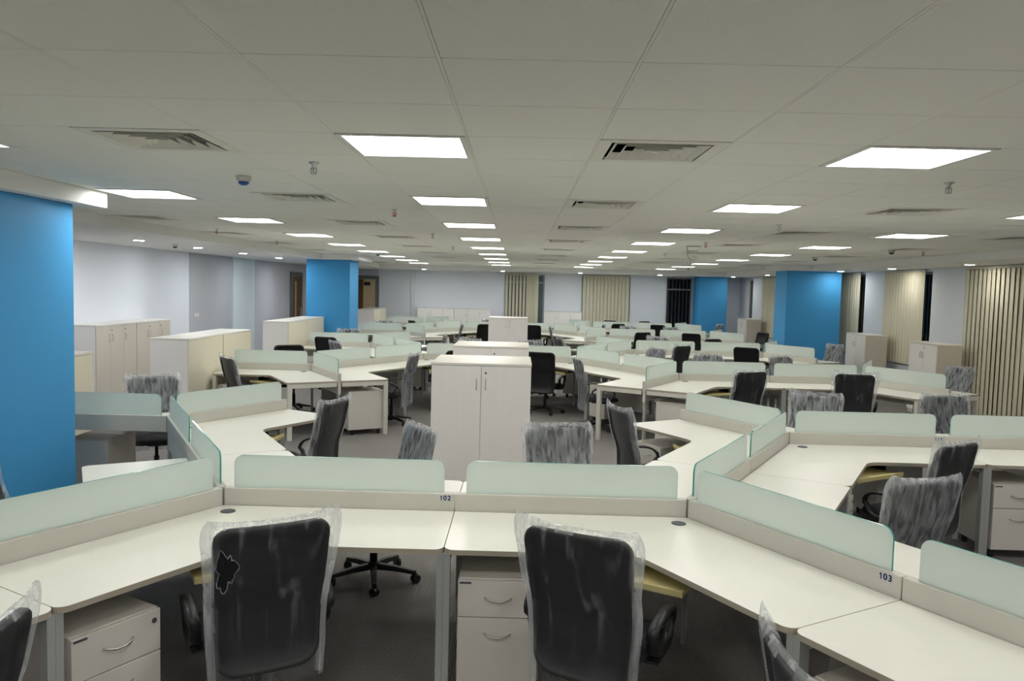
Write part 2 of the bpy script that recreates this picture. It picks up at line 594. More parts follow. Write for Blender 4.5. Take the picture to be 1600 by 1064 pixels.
right_holes = [(9.2, 13.42, 0.08, 2.5), (14.56, 16.3, 0.68, 2.5), (17.38, 18.75, 0.68, 2.5), (19.4, 21.2, 0.68, 2.5),
               (22.2, 24.55, 0.68, 2.5), (25.72, 26.35, 0.68, 2.5)]
wall_with_holes('wall_right', 'wall', right_holes, YF, YB, 'y', XR, XR + 0.2, 'white window wall hung with vertical blinds')
back_holes = [(-0.52, 0.86, 0.4, 2.5), (2.14, 3.81, 0.4, 2.5), (5.06, 5.95, 0.1, 2.5)]
wall_with_holes('wall_back', 'wall', back_holes, XL - 0.2, XR + 0.2, 'x', YB, YB + 0.2, 'far white wall with blinds and low cabinets')
for n, (x0, x1, mt, th, lb) in enumerate([(-3.74, -3.59, 'wall_pale', 0.06, 'thin pale pilaster on the far wall'),
                                          (-6.55, -4.88, 'wall_lilac', 0.012, 'lilac grey stretch of the far wall')]):
    o = MB().box(x0, x1, YB - th, YB - 0.0005, 0.001, SOF - 0.001).build('trim_%d' % (n + 10), mt)
    tag(o, lb, kind='structure')


def window(n, axis, a0, a1, z0, z1, label, glass='night', transom=None):
    root = link('window_%d' % n, None)
    tag(root, label, kind='structure')
    f, g = MB(), MB()
    p = (XR + 0.08, XR + 0.13) if axis == 'y' else (YB + 0.08, YB + 0.13)

    def bx(b, s0, s1, h0, h1, q=p):
        if axis == 'y':
            b.box(q[0], q[1], s0, s1, h0, h1)
        else:
            b.box(s0, s1, q[0], q[1], h0, h1)
    for s in (a0, a1 - 0.05):
        bx(f, s, s + 0.05, z0, z1)
    bx(f, a0 + 0.05, a1 - 0.05, z0, z0 + 0.05)
    bx(f, a0 + 0.05, a1 - 0.05, z1 - 0.05, z1)
    f.build('window_frame', 'winframe', root)
    k = max(1, round((a1 - a0) / 1.2))
    w = (a1 - a0 - 0.1) / k
    for i in range(k):
        s0 = a0 + 0.05 + i * w
        if i:
            q = MB(); bx(q, s0 - 0.02, s0 + 0.02, z0 + 0.05, z1 - 0.05); q.build('mullion', 'winframe', root)
        q = MB(); bx(q, s0 + (0.02 if i else 0), s0 + w - (0.02 if i < k - 1 else 0), z0 + 0.05, z1 - 0.05,
                     (p[0] + 0.02, p[0] + 0.03))
        q.build('pane', glass, root)
    if transom:
        q = MB(); bx(q, a0 + 0.05, a1 - 0.05, transom - 0.025, transom + 0.025, (p[0] - 0.01, p[0] + 0.015))
        q.build('transom', 'winframe', root)
    return root


for i, h in enumerate(right_holes):
    window(i + 1, 'y', *h, 'dark night window in the right wall behind vertical blinds')
window(7, 'x', *back_holes[0], 'bluish window beside the far bunched blinds', 'bluish', 2.22)
window(8, 'x', *back_holes[1], 'far window fully covered by closed blinds')
window(9, 'x', *back_holes[2], 'dark far window with open grey blinds beside a blue column', 'night', 2.1)


def blind(axis, a0, a1, z0, z1, pitch, width, ang, label, mt='blind', skip=(), group=None):
    """vertical blind: headrail and single slats"""
    if axis == 'y':
        root = thing('vertical_blind', label, 'blinds', (XR - 0.07, (a0 + a1) / 2, z0), 0, group)
    else:
        root = thing('vertical_blind', label, 'blinds', ((a0 + a1) / 2, YB - 0.07, z0), PI / 2, group)
    L = a1 - a0
    H = z1 - z0
    MB().cbox(-0.02, 0.025, -L / 2, L / 2, H - 0.04, H, 0.003).build('headrail', 'headrail', root)
    b = MB()
    n = 5
    P = []
    for z in (0, H - 0.041):
        for s in (-1, 1):
            for i in range(n):
                u = (i / (n - 1) - 0.5)
                P.append((0.006 * (1 - 4 * u * u) + s * 0.0012, u * width, z))
    F = []
    for i in range(n - 1):
        F.append((i, i + 1, 2 * n + i + 1, 2 * n + i))
        F.append((n + i + 1, n + i, 3 * n + i, 3 * n + i + 1))
    F.append((0, 2 * n, 3 * n, n)); F.append((n - 1, 2 * n - 1, 4 * n - 1, 3 * n - 1))
    b.add(P, F, 0, True)
    me = b.mesh('slat', mt)
    k = int(L / pitch)
    for i in range(k):
        if i in skip:
            continue
        s = link('slat', me, root, (0, -L / 2 + (i + 0.5) * L / k, 0))
        s.rotation_euler = (0, 0, ang + random.uniform(-0.05, 0.05))
    return root


blind('y', 9.35, 13.36, 0.06, SOF - 0.01, 0.118, 0.127, -0.13, 'tall half open cream vertical blind nearest the front desks')
blind('y', 14.71, 16.28, 0.72, SOF - 0.01, 0.115, 0.127, 0.18, 'closed cream vertical blind between the two window cabinets')
blind('y', 17.5, 18.7, 0.72, SOF - 0.01, 0.115, 0.127, 0.15, 'closed cream vertical blind behind the big blue column')
blind('y', 19.45, 21.1, 0.72, SOF - 0.01, 0.115, 0.127, 0.15, 'cream vertical blind past the big blue column')
blind('y', 22.3, 24.5, 0.72, SOF - 0.01, 0.115, 0.127, 0.15, 'closed cream vertical blind above the corner cabinet')
blind('x', -0.5, 0.22, 0.42, SOF - 0.01, 0.115, 0.10, 0.5, 'half open cream vertical blind at the far bluish window')
blind('x', 0.26, 0.62, 0.42, SOF - 0.01, 0.06, 0.127, 0.35, 'bunched cream vertical blind beside the bluish pane')
blind('x', 2.18, 3.77, 0.42, SOF - 0.01, 0.115, 0.127, 0.2, 'closed cream vertical blind on the far wall')
blind('x', 5.07, 5.93, 0.12, SOF - 0.01, 0.115, 0.127, 1.15, 'open grey vertical blind over the dark far window', 'blind_dark')

# doors
def door(n, x, y, rz, label, leaf):
    root = link('door_%d' % n, None, None, (x, y, 0), rz)
    tag(root, label, kind='structure')
    W, H = 0.95, 2.2
    f = MB().cbox(-W / 2 - 0.12, -W / 2, -0.05, 0.0, 0, H + 0.12, 0.004).cbox(W / 2, W / 2 + 0.12, -0.05, 0, 0, H + 0.12, 0.004)
    f.cbox(-W / 2, W / 2, -0.05, 0, H, H + 0.12, 0.004)
    f.build('door_frame', 'doorframe', root)
    d = MB().cbox(-W / 2 + 0.004, W / 2 - 0.004, -0.035, 0.0, 0.006, H - 0.004, 0.003).build('door_leaf', leaf, root)
    if leaf == 'wood':
        MB().cbox(-0.17, -0.05, -0.039, -0.0352, 0.5, 2.05, 0.001).build('vision_panel', 'wood_light', d)  # glow of the lit opening is painted as a pale strip
    else:
        MB().cbox(-0.12, 0.05, -0.039, -0.0352, 0.006, H - 0.01, 0.001).build('brown_strip', 'wood', d)
        MB().cbox(0.08, 0.30, -0.06, -0.0352, 1.98, 2.1, 0.004).build('door_closer', 'black', d)
    hx = 0.30
    MB().tube([(hx, -0.036, 0.95), (hx, -0.08, 0.97), (hx, -0.08, 1.25), (hx, -0.036, 1.27)], 0.012).build('door_handle', 'chrome', d)
    return root


door(1, XL + 0.0125, 23.1, -PI / 2 + PI, 'brown wooden door with grey frame in the left wall', 'wood')
door(2, -5.45, YB - 0.0125, 0, 'far wall door with a brown strip, pale leaf standing in for the lit room', 'wood_light')  # bright room beyond the door is put into the leaf's pale colour

# baseboards
MB().cbox(XL + 0.0005, XL + 0.012, 9.0, 15.6, 0.001, 0.09, 0.002).build('baseboard_left', 'wall_grey')['kind'] = 'structure'
MB().cbox(-3.4, 4.9, YB - 0.012, YB - 0.0005, 0.001, 0.09, 0.002).build('baseboard_back', 'wall_grey')['kind'] = 'structure'

# columns
for x0, x1, y0, y1, z1, lb in [(-4.40, -3.40, 4.7, 5.93, SOF - 0.001, 'blue painted square column beside the front left desks'),
                           (-4.88, -3.88, 17.95, 18.9, SOF - 0.001, 'blue painted column behind the long cream cabinets'),
                           (6.02, 7.25, 17.8, 18.62, SOF - 0.001, 'big blue painted column beside the windows'),
                           (5.97, 6.92, 26.3, 27.15, SOF - 0.001, 'blue painted column in the far corner by the dark window')]:
    r = thing('column', lb, 'column', ((x0 + x1) / 2, (y0 + y1) / 2, 0))
    w, d = (x1 - x0) / 2, (y1 - y0) / 2
    MB().cbox(-w, w, -d, d, 0.0, z1, 0.006).build('shaft', 'blue', r)
    MB().box(-w - 0.008, w + 0.008, -d - 0.008, d + 0.008, 0.0, 0.09).build('skirting', 'wall_grey', r)

# light switch
o = thing('switch_plate', 'small white switch plate on the grey wall stretch', 'switch', (XL + 0.0125, 15.95, 1.25))
MB().cbox(0, 0.008, -0.13, 0.13, 0, 0.09, 0.002).build('plate', 'wall_lilac', o)
for i in range(3):
    MB().cbox(0.0081, 0.013, -0.11 + i * 0.08, -0.05 + i * 0.08, 0.015, 0.075, 0.002).build('rocker', 'lampframe', o)


# ================================================================== CEILING FIXTURES
def make_light():
    r = thing('ceiling_light', 'square recessed ceiling light panel glowing white', 'light', group='recessed ceiling lights')
    b = MB()
    for a0, a1, c0, c1 in ((-0.296, 0.296, -0.296, -0.268), (-0.296, 0.296, 0.268, 0.296), (-0.296, -0.268, -0.268, 0.268),
                           (0.268, 0.296, -0.268, 0.268)):
        b.box(a0, a1, c0, c1, -0.006, 0.012)
    b.build('frame', 'lampframe', r)
    q = MB()
    for a0, a1, c0, c1 in ((-0.268, 0.268, -0.271, -0.268), (-0.268, 0.268, 0.268, 0.271), (-0.271, -0.268, -0.271, 0.271),
                           (0.268, 0.271, -0.271, 0.271)):
        q.box(a0, a1, c0, c1, 0.0125, 0.06)
    q.box(-0.271, 0.271, -0.271, 0.271, 0.0605, 0.066)
    q.build('housing', 'lampframe', r)
    MB().box(-0.266, 0.266, -0.266, 0.266, 0.026, 0.030).build('diffuser', 'panel', r)
    for s in (-1, 1):
        pts = [(s * (0.20 + 0.05 * math.sin(t * PI / 6)), -0.255 + t * 0.085, 0.020) for t in range(7)]
        MB().tube(pts, 0.003, 5, up=Vector((0, 0, 1))).build('clip_wire', 'chrome', r)
    return r


LROW = {-6: 'beside the left soffit', -2: 'over the centre cabinets', 2: 'right of the aisle vents', 6: 'nearest the window soffit'}
proto, used = make_light(), []
for c, r in light_cells:
    if gy(r) < YF:
        continue
    place(proto, used, (gx(c) + 0.3, gy(r) + 0.3, CEIL), 0, 'square glowing ceiling light in the row ' + LROW[c],
          'ceiling lights in the row ' + LROW[c])


def make_vent():
    r = thing('air_vent', 'square four way ceiling air vent with nested louvres', 'vent', group='ceiling air vents')
    b = MB()
    for a0, a1, c0, c1 in ((-0.296, 0.296, -0.296, -0.235), (-0.296, 0.296, 0.235, 0.296), (-0.296, -0.235, -0.235, 0.235),
                           (0.235, 0.296, -0.235, 0.235)):
        b.box(a0, a1, c0, c1, -0.003, 0.012)
    b.build('frame', 'vent', r)
    d = MB().box(-0.24, 0.24, -0.24, 0.24, 0.09, 0.095)
    for a0, a1, c0, c1 in ((-0.24, 0.24, -0.24, -0.236), (-0.24, 0.24, 0.236, 0.24), (-0.24, -0.236, -0.236, 0.236), (0.236, 0.24, -0.236, 0.236)):
        d.box(a0, a1, c0, c1, 0.0125, 0.0895)
    d.build('duct', 'dark', r)  # shade inside the unlit duct is painted near-black
    for k in range(4):
        o_, i_ = 0.222 - k * 0.053, 0.192 - k * 0.053
        P, F = [], []
        for s, z in ((o_, -0.005), (i_, 0.028), (i_ - 0.003, 0.028), (o_ - 0.004, -0.005)):
            P += [(-s, -s, z), (s, -s, z), (s, s, z), (-s, s, z)]
        for a in range(4):
            for j in range(4):
                l = (j + 1) % 4
                n_ = (a + 1) % 4
                F.append((a * 4 + j, a * 4 + l, n_ * 4 + l, n_ * 4 + j))
        MB().add(P, F).build('louvre', 'vent', r)
    MB().box(-0.015, 0.015, -0.015, 0.015, -0.002, 0.045).build('centre_cap', 'vent', r)
    return r


VROW = {-8: 'along the left soffit', -4: 'left of the centre lights', 0: 'right of the centre lights', 4: 'between the two right light rows',
        8: 'along the window soffit'}
proto, used = make_vent(), []
for c, r in vent_cells:
    if gy(r) < YF:
        continue
    place(proto, used, (gx(c) + 0.3, gy(r) + 0.3, CEIL), 0, 'square louvred ceiling air vent in the row ' + VROW[c],
          'air vents in the row ' + VROW[c])


def make_down(lamp):
    r = thing('downlight', 'small round downlight in the white soffit', 'light', group='round soffit downlights')
    P = [(0.085, -0.004), (0.088, 0.0), (0.088, -0.0005)]
    MB().lathe([(0.072, -0.0005), (0.072, -0.006), (0.085, -0.006), (0.090, -0.0005)], 20, cap=False).build('trim_ring', 'lampframe', r)
    MB().lathe([(0.071, -0.002), (0.071, -0.0045)], 20).build('lamp', lamp, r)
    return r


proto, used = make_down('downlamp'), []
proto_s, used_s = make_down('downlamp_soft'), []
for x, y, lb in [(-5.45, 11.2, 'left'), (-5.42, 13.2, 'left'), (-5.4, 15.3, 'left'), (-5.4, 17.6, 'left'), (-5.45, 9.0, 'left'), (-5.4, 20.4, 'left'),
             (7.1, 12.5, 'right'), (7.1, 15.1, 'right'), (7.05, 17.4, 'right'), (6.95, 22.2, 'right'), (7.05, 9.9, 'right'),
             (6.9, 25.6, 'right'), (-3.1, 25.45, 'far'), (-0.55, 25.45, 'far'), (1.95, 25.45, 'far'), (4.5, 25.45, 'far')]:
    lab = {'left': 'small round downlight in the soffit along the white left wall',
           'right': 'small round downlight in the soffit along the window blinds',
           'far': 'small round downlight in the soffit along the far wall'}[lb]
    place(*((proto_s, used_s) if lb == 'right' else (proto, used)), (x, y, SOF), 0, lab, 'downlights in the %s soffit' % lb)


def make_sprinkler(mt):
    r = thing('sprinkler', 'x', 'sprinkler')
    MB().lathe([(0.030, 0), (0.030, -0.004), (0.012, -0.012), (0.010, -0.03)], 14).build('escutcheon', 'chrome', r)
    for s in (-1, 1):
        MB().tube([(s * 0.008, 0, -0.028), (s * 0.018, 0, -0.04), (s * 0.014, 0, -0.055), (s * 0.003, 0, -0.062)], 0.003, 6,
                  up=Vector((0, 1, 0))).build('yoke_arm', 'chrome', r)
    MB().lathe([(0.004, -0.03), (0.004, -0.06)], 8).build('bulb', mt, r)
    MB().lathe([(0.018, -0.062), (0.018, -0.065)], 12).build('deflector', 'chrome', r)
    return r


for mt, spots, lb, gp in (('chrome', [(-1.17, 4.4), (2.49, 4.6), (2.49, 7.62), (-1.13, 10.1), (2.49, 13.6), (-1.13, 13.2)],
                           'small chrome pendant sprinkler on the ceiling', 'chrome sprinklers'),
                          ('red', [(-1.13, 7.0), (2.48, 10.57), (-3.95, 10.2), (-3.95, 12.75), (5.75, 11.3)],
                           'small sprinkler with a red bulb on the ceiling', 'red bulb sprinklers')):
    proto, used = make_sprinkler(mt), []
    if mt == 'red':
        for ch in proto.children:
            if ch.name.startswith('yoke') or ch.name.startswith('defl'):
                ch.data.materials[0] = M['red']
    for x, y in spots:
        place(proto, used, (x, y, CEIL), 0, lb, gp)


def detector(loc, label, big=True):
    r = thing('smoke_detector', label, 'detector', loc)
    r.scale = (0.8, 0.8, 0.8)
    MB().lathe([(0.06, 0), (0.06, -0.015), (0.056, -0.035), (0.045, -0.045)], 20).build('base', 'white_plastic', r)
    MB().lathe([(0.043, -0.0455), (0.040, -0.06), (0.025, -0.072), (0.004, -0.075)], 20).build('dome', 'bluecap' if big else 'black', r)
    return r


detector((-1.79, 5.04, CEIL), 'round ceiling detector with a blue dome near the front vents')
detector((5.29, 11.28, CEIL), 'dark domed ceiling detector close to the right soffit', False)
detector((5.18, 13.9, CEIL), 'smaller dark domed ceiling detector by the second window', False)
detector((-5.37, 12.2, SOF), 'dark domed camera on the soffit by the white wall', False)
detector((-3.0, 16.6, CEIL), 'dark domed detector on the ceiling near the blue column', False)

r = thing('hanging_cable', 'loose looped cable hanging from a ceiling bracket', 'cable', (2.5, 11.4, CEIL))
MB().box(-0.10, 0.10, -0.012, 0.012, -0.012, 0).box(-0.10, -0.09, -0.012, 0.012, -0.07, -0.012).box(-0.10, 0.06, -0.012, 0.012, -0.08, -0.07).build('bracket', 'leg', r)
MB().tube([(-0.08, 0, -0.08), (-0.085, 0, -0.14), (-0.06, 0.01, -0.19), (0.0, 0.01, -0.21), (0.05, 0, -0.17), (0.01, -0.01, -0.15),
           (-0.05, 0, -0.19), (-0.03, 0, -0.26), (-0.06, 0, -0.32)], 0.004, 6, up=Vector((0, 1, 0))).build('cord', 'cable', r)
MB().lathe([(0.004, 0), (0.012, -0.005), (0.012, -0.02), (0.004, -0.03)], 8, at=(-0.065, 0, -0.315)).build('plug', 'black', r)


# ================================================================== DESK CLUSTERS
A = 1.315
CX = -0.33
E2 = 2 * A
DY = E2 * S60
DEPTH = 0.68
G = 0.030
TOP = 0.74
RAIL = 0.838
GLASS_TOP = 1.022


def rot2(p, a):
    c, s = math.cos(a), math.sin(a)
    return (p[0] * c - p[1] * s, p[0] * s + p[1] * c)


# --- partition: rail with frosted glass, from a vertex (origin) along +X
def make_partition(length, beam=True, post=True):
    r = thing('desk_partition', 'x', 'partition')
    x1 = length - 0.0025
    MB().cbox(0.018, x1, -0.024, 0.024, 0.70, RAIL, 0.003).build('rail', 'rail', r)
    if beam:
        MB().cbox(0.06, x1 - 0.004, -0.018, 0.018, 0.565, 0.6995, 0.003).build('cable_beam', 'frame', r)
        MB().cbox(x1 - 0.09, x1 - 0.02, -0.016, 0.016, 0, 0.5645, 0.002).build('riser', 'leg', r)
    else:
        MB().cbox(x1 - 0.09, x1 - 0.02, -0.016, 0.016, 0, 0.6995, 0.002).build('riser', 'leg', r)
    p = fillet([(0.068, RAIL + 0.0005), (length - 0.062, RAIL + 0.0005), (length - 0.062, GLASS_TOP), (0.068, GLASS_TOP)], [0, 0, 0.05, 0.05], 6)
    MB().plate(p, -0.005, 0.005, 0, 1).build('glass_screen', ['glass', 'glass_edge'], r)
    return r


def make_post():
    r = thing('partition_post', 'x', 'post')
    hexa = [(0.0165 * math.cos(i * PI / 3 + PI / 6), 0.0165 * math.sin(i * PI / 3 + PI / 6)) for i in range(6)]
    MB().prism(hexa, 0, RAIL - 0.001).build('shaft', 'leg', r)
    MB().prism([(x * 1.0, y * 1.0) for x, y in hexa], RAIL - 0.0009, RAIL + 0.001).build('cap', 'rail', r)
    return r


# --- corner desk, vertex at origin, bisector along +X, arms at +-60 degrees
def make_desk(lp=A, lm=A, free_p=False, free_m=False):
    r = thing('corner_desk', 'x', 'desk')

    def arm(sgn, along, depth):
        u = (math.cos(PI / 3), sgn * S60)
        n = (S60, -sgn * 0.5)
        return (u[0] * along + n[0] * depth, u[1] * along + n[1] * depth)
    poly = [arm(-1, G / math.tan(PI / 3), G), arm(-1, lm - 0.002, G), arm(-1, lm - 0.002, DEPTH), (DEPTH / S60, 0.0),
            arm(1, lp - 0.002, DEPTH), arm(1, lp - 0.002, G)]
    poly = fillet(poly, [0, 0, 0.05, 0.16, 0.05, 0], 5)
    MB().prism(poly, TOP - 0.025, TOP, 0, 1).build('desktop', ['desk', 'desk_edge'], r)
    for sgn, ln, fr in ((1, lp, free_p), (-1, lm, free_m)):
        w = 0.05 if fr else 0.031
        a = sgn * PI / 3
        # local frame of the arm: x along, y = depth toward the seat
        def pts(x0, x1, d0, d1):
            P = [arm(sgn, x0, d0), arm(sgn, x1, d0), arm(sgn, x1, d1), arm(sgn, x0, d1)]
            return P if sgn < 0 else P[::-1]
        e = ln - (0.003 if fr else 0.0006)
        MB().prism(pts(e - w, e, DEPTH - 0.07, DEPTH - 0.015), 0, TOP - 0.0255).build('leg', 'leg' if not fr else 'frame', r)
        MB().prism(pts(e - 0.03, e, 0.035, DEPTH - 0.071), TOP - 0.075, TOP - 0.0255).build('end_frame', 'frame', r)
        MB().prism(pts(0.35, e - 0.031, 0.42, 0.45), TOP - 0.06, TOP - 0.0255).build('under_rail', 'frame', r)
    t = MB().cbox(0.56, 0.90, -0.27, 0.27, 0.632, 0.645, 0.003).cbox(0.88, 0.905, -0.27, 0.27, 0.627, 0.66, 0.003)
    t.build('keyboard_tray', 'tray', r)
    for s in (-1, 1):
        MB().cbox(0.58, 0.76, s * 0.255 - 0.008, s * 0.255 + 0.008, 0.6455, TOP - 0.0255, 0.002).build('tray_slide', 'black', r)
    g = MB().lathe([(0.040, TOP + 0.0002), (0.040, TOP + 0.003), (0.034, TOP + 0.0045)], 20, at=(0.17, 0, 0)).build('grommet', 'badge', r)
    return r


# --- pedestal: origin floor centre, front faces +Y
def make_pedestal():
    r = thing('drawer_pedestal', 'x', 'pedestal')
    w, d, z0, z1 = 0.195, 0.25, 0.07, 0.585
    MB().cbox(-w, w, -d, d - 0.021, z0, z1, 0.003).build('body', 'pedestal', r)
    for i, (a, b) in enumerate(((0.40, z1 - 0.004), (z0 + 0.004, 0.396))):
        dr = MB().cbox(-w, w, d - 0.0205, d, a, b, 0.002).build('drawer', 'pedestal', r)
        hz = (a + b) / 2 if i == 0 else b - 0.085
        MB().tube([(-0.065, d, hz + 0.008), (-0.05, d + 0.014, hz + 0.003), (-0.02, d + 0.02, hz - 0.006), (0.02, d + 0.02, hz - 0.006),
                   (0.05, d + 0.014, hz + 0.003), (0.065, d, hz + 0.008)], 0.0045, 6, up=Vector((0, 0, 1))).build('handle', 'chrome', dr)
        if i == 0:
            MB().lathe([(0.011, 0), (0.011, 0.004)], 12).build('lock', 'badge', dr)
            lk = dr.children[-1]
            lk.location = (-w + 0.03, d, b - 0.045); lk.rotation_euler = (-PI / 2, 0, 0)
            MB().box(w - 0.065, w - 0.008, d, d + 0.001, b - 0.018, b - 0.008).build('badge', 'badge', dr)
    for x in (-1, 1):
        for y in (-1, 1):
            MB().lathe([(0.02, 0.0), (0.024, 0.01), (0.024, 0.045), (0.012, 0.0695)], 10, at=(x * 0.15, y * 0.18, 0)).build('caster', 'castor', r)
    return r


# --- chair: faces +Y, origin on the floor under the lift
SEAT_Z = 0.455
BZ0, BZ1, BW = 0.345, 1.010, 0.240


def back_y(x, z):
    return -0.250 - 0.20 * max(0.0, z - 0.5) + 0.45 * x * x + 0.022 * math.exp(-((z - 0.64) / 0.10) ** 2)


def back_half(z):
    t = (z - BZ0) / (BZ1 - BZ0)
    return BW * (0.90 + 0.10 * min(1, max(0, t)))


def back_mesh():
    ol = fillet([(-BW * 0.90, BZ0), (BW * 0.90, BZ0), (BW, BZ1), (-BW, BZ1)], [0.09, 0.09, 0.065, 0.065], 6)
    # densify long edges
    pts = []
    for i in range(len(ol)):
        a, b_ = Vector(ol[i]), Vector(ol[(i + 1) % len(ol)])
        k = max(1, int((b_ - a).length / 0.06))
        pts += [tuple(a.lerp(b_, j / k)) for j in range(k)]
    n = len(pts)
    cz = (BZ0 + BZ1) / 2
    rings = [(1.0, 0.010), (0.985, 0.019), (0.93, 0.019), (0.91, 0.006), (0.6, 0.006), (0.3, 0.006)]
    b = MB()
    for s in (1, -1):
        P, F = [], []
        for f, th in rings:
            for x, z in pts:
                X, Z = x * f, cz + (z - cz) * f
                P.append((X, back_y(X, Z) + s * th, Z))
        P.append((0, back_y(0, cz) + s * 0.006, cz))
        for k in range(len(rings) - 1):
            for i in range(n):
                j = (i + 1) % n
                q = (k * n + i, k * n + j, (k + 1) * n + j, (k + 1) * n + i)
                F.append((q if s < 0 else q[::-1], 0 if k < 3 else 1))
        k = (len(rings) - 1) * n
        for i in range(n):
            j = (i + 1) % n
            q = (k + i, k + j, len(P) - 1)
            F.append((q if s < 0 else q[::-1], 1))
        base = len(b.v)
        b.v += P
        for q, mi in F:
            b.f.append([base + t for t in q]); b.mi.append(mi); b.sm.append(True)
    half = len(rings) * n + 1
    for i in range(n):
        j = (i + 1) % n
        b.f.append([i, j, half + j, half + i]); b.mi.append(0); b.sm.append(True)
    return b


def cover_mesh(seed, crumple=0.010, peaks=(0.03, 0.03), flare=0.035, hole=False, low=0.285, droop=0.0, nu=56, nv=26):
    """bag of plastic film pulled over the backrest, open below"""
    P, F, MI = [], [], []
    ztop = BZ1 + 0.034
    for k in range(nv + 1):
        t = k / nv
        z = low + (ztop - low) * (1 - (1 - t) ** 1.25)
        for i in range(nu):
            a = 2 * PI * i / nu
            ca, sa = math.cos(a), math.sin(a)
            w = back_half(z) + 0.012 + flare * (0.35 + 0.65 * t)
            if t > 0.80:
                w *= 1 - 0.13 * ((t - 0.80) / 0.20) ** 2
            x = w * math.copysign(abs(ca) ** 0.55, ca)
            th = 0.030 if z < BZ1 - 0.004 else 0.030 - 0.026 * min(1.0, (z - BZ1 + 0.004) / (ztop - BZ1 + 0.004))
            y = math.copysign(abs(sa) ** 0.7, sa) * th
            q = Vector((x * 7 + seed * 3.1, sa * 1.5 + seed, z * 2.2))
            nz = noise.noise(q * 1.7) * crumple + noise.noise(q * 4.1) * crumple * 0.6
            zz = z
            e = abs(x) / w
            if t > 0.55:
                pk = peaks[0] if x < 0 else peaks[1]
                f = (t - 0.55) / 0.45
                zz += f * (pk * e ** 3 - 0.008 * (1 - e ** 4) + 0.006 * noise.noise(Vector((x * 20, seed, 0))))
                x *= 1 + 0.06 * f * e ** 4 * (1 if pk > 0.012 else 0.3)
            x += noise.noise(Vector((seed, z * 6, ca * 2))) * crumple * 0.8
            zz -= droop * (1 - t) * (0.5 + 0.5 * noise.noise(Vector((ca * 2, sa * 2, seed))))
            yb = back_y(max(-BW, min(BW, x)), z)
            P.append((x, yb + y + nz * (1 if sa > 0 else -1) * 0.7, zz))
    HR = {}
    HC = (-0.188, 0.835, 0.036, 0.078)

    def hole_r(th):
        return 1 + 0.22 * math.sin(3 * th + 1) + 0.13 * math.sin(7 * th) + 0.06 * math.sin(13 * th)
    if hole:
        for q, p in enumerate(P):
            if p[1] > back_y(max(-BW, min(BW, p[0])), p[2]):
                continue
            dx, dz = (p[0] - HC[0]) / HC[2], (p[2] - HC[1]) / HC[3]
            th = math.atan2(dz, dx)
            r_ = math.hypot(dx, dz) / hole_r(th)
            if 0.55 < r_ < 1.25:
                p = P[q] = (HC[0] + (p[0] - HC[0]) / r_, p[1], HC[1] + (p[2] - HC[1]) / r_)
                r_ = 1.0
            HR[q] = r_
    for k in range(nv):
        for i in range(nu):
            torn = False
            j = (i + 1) % nu
            c = [k * nu + i, k * nu + j, (k + 1) * nu + j, (k + 1) * nu + i]
            if hole and all(q in HR and HR[q] <= 1.001 for q in c):
                continue
            F.append(tuple(c))
            xm = abs(sum(P[q][0] for q in c) / 4)
            zm = sum(P[q][2] for q in c) / 4
            MI.append(1 if (torn or xm > back_half(zm) - 0.004 or zm > BZ1 + 0.006) else 0)
    # close the top seam
    b = nv * nu
    for i in range(1, nu // 2):
        F.append((b + i, b + (i + 1) % nu, b + nu - i - 1, b + nu - i) if i < nu // 2 - 1 else (b + i, b + i + 1, b + nu - i))
    F.append((b, b + 1, b + nu - 1))
    out = MB().add(P, F, 0, True)
    out.mi = MI + [1] * (len(F) - len(MI))
    if hole:
        ring = []
        for k in range(60):
            th = 2 * PI * k / 60
            rr = hole_r(th) * (1.03 + 0.03 * math.sin(k * 2.3))
            x, z = HC[0] + HC[2] * rr * math.cos(th), HC[1] + HC[3] * rr * math.sin(th)
            ring.append((x, back_y(max(-BW, x), z) - 0.029 - 0.003 * math.sin(k * 1.7), z))
        out.tube(ring, 0.0022, 5, 1, True, up=Vector((0, 1, 0)))
    return out


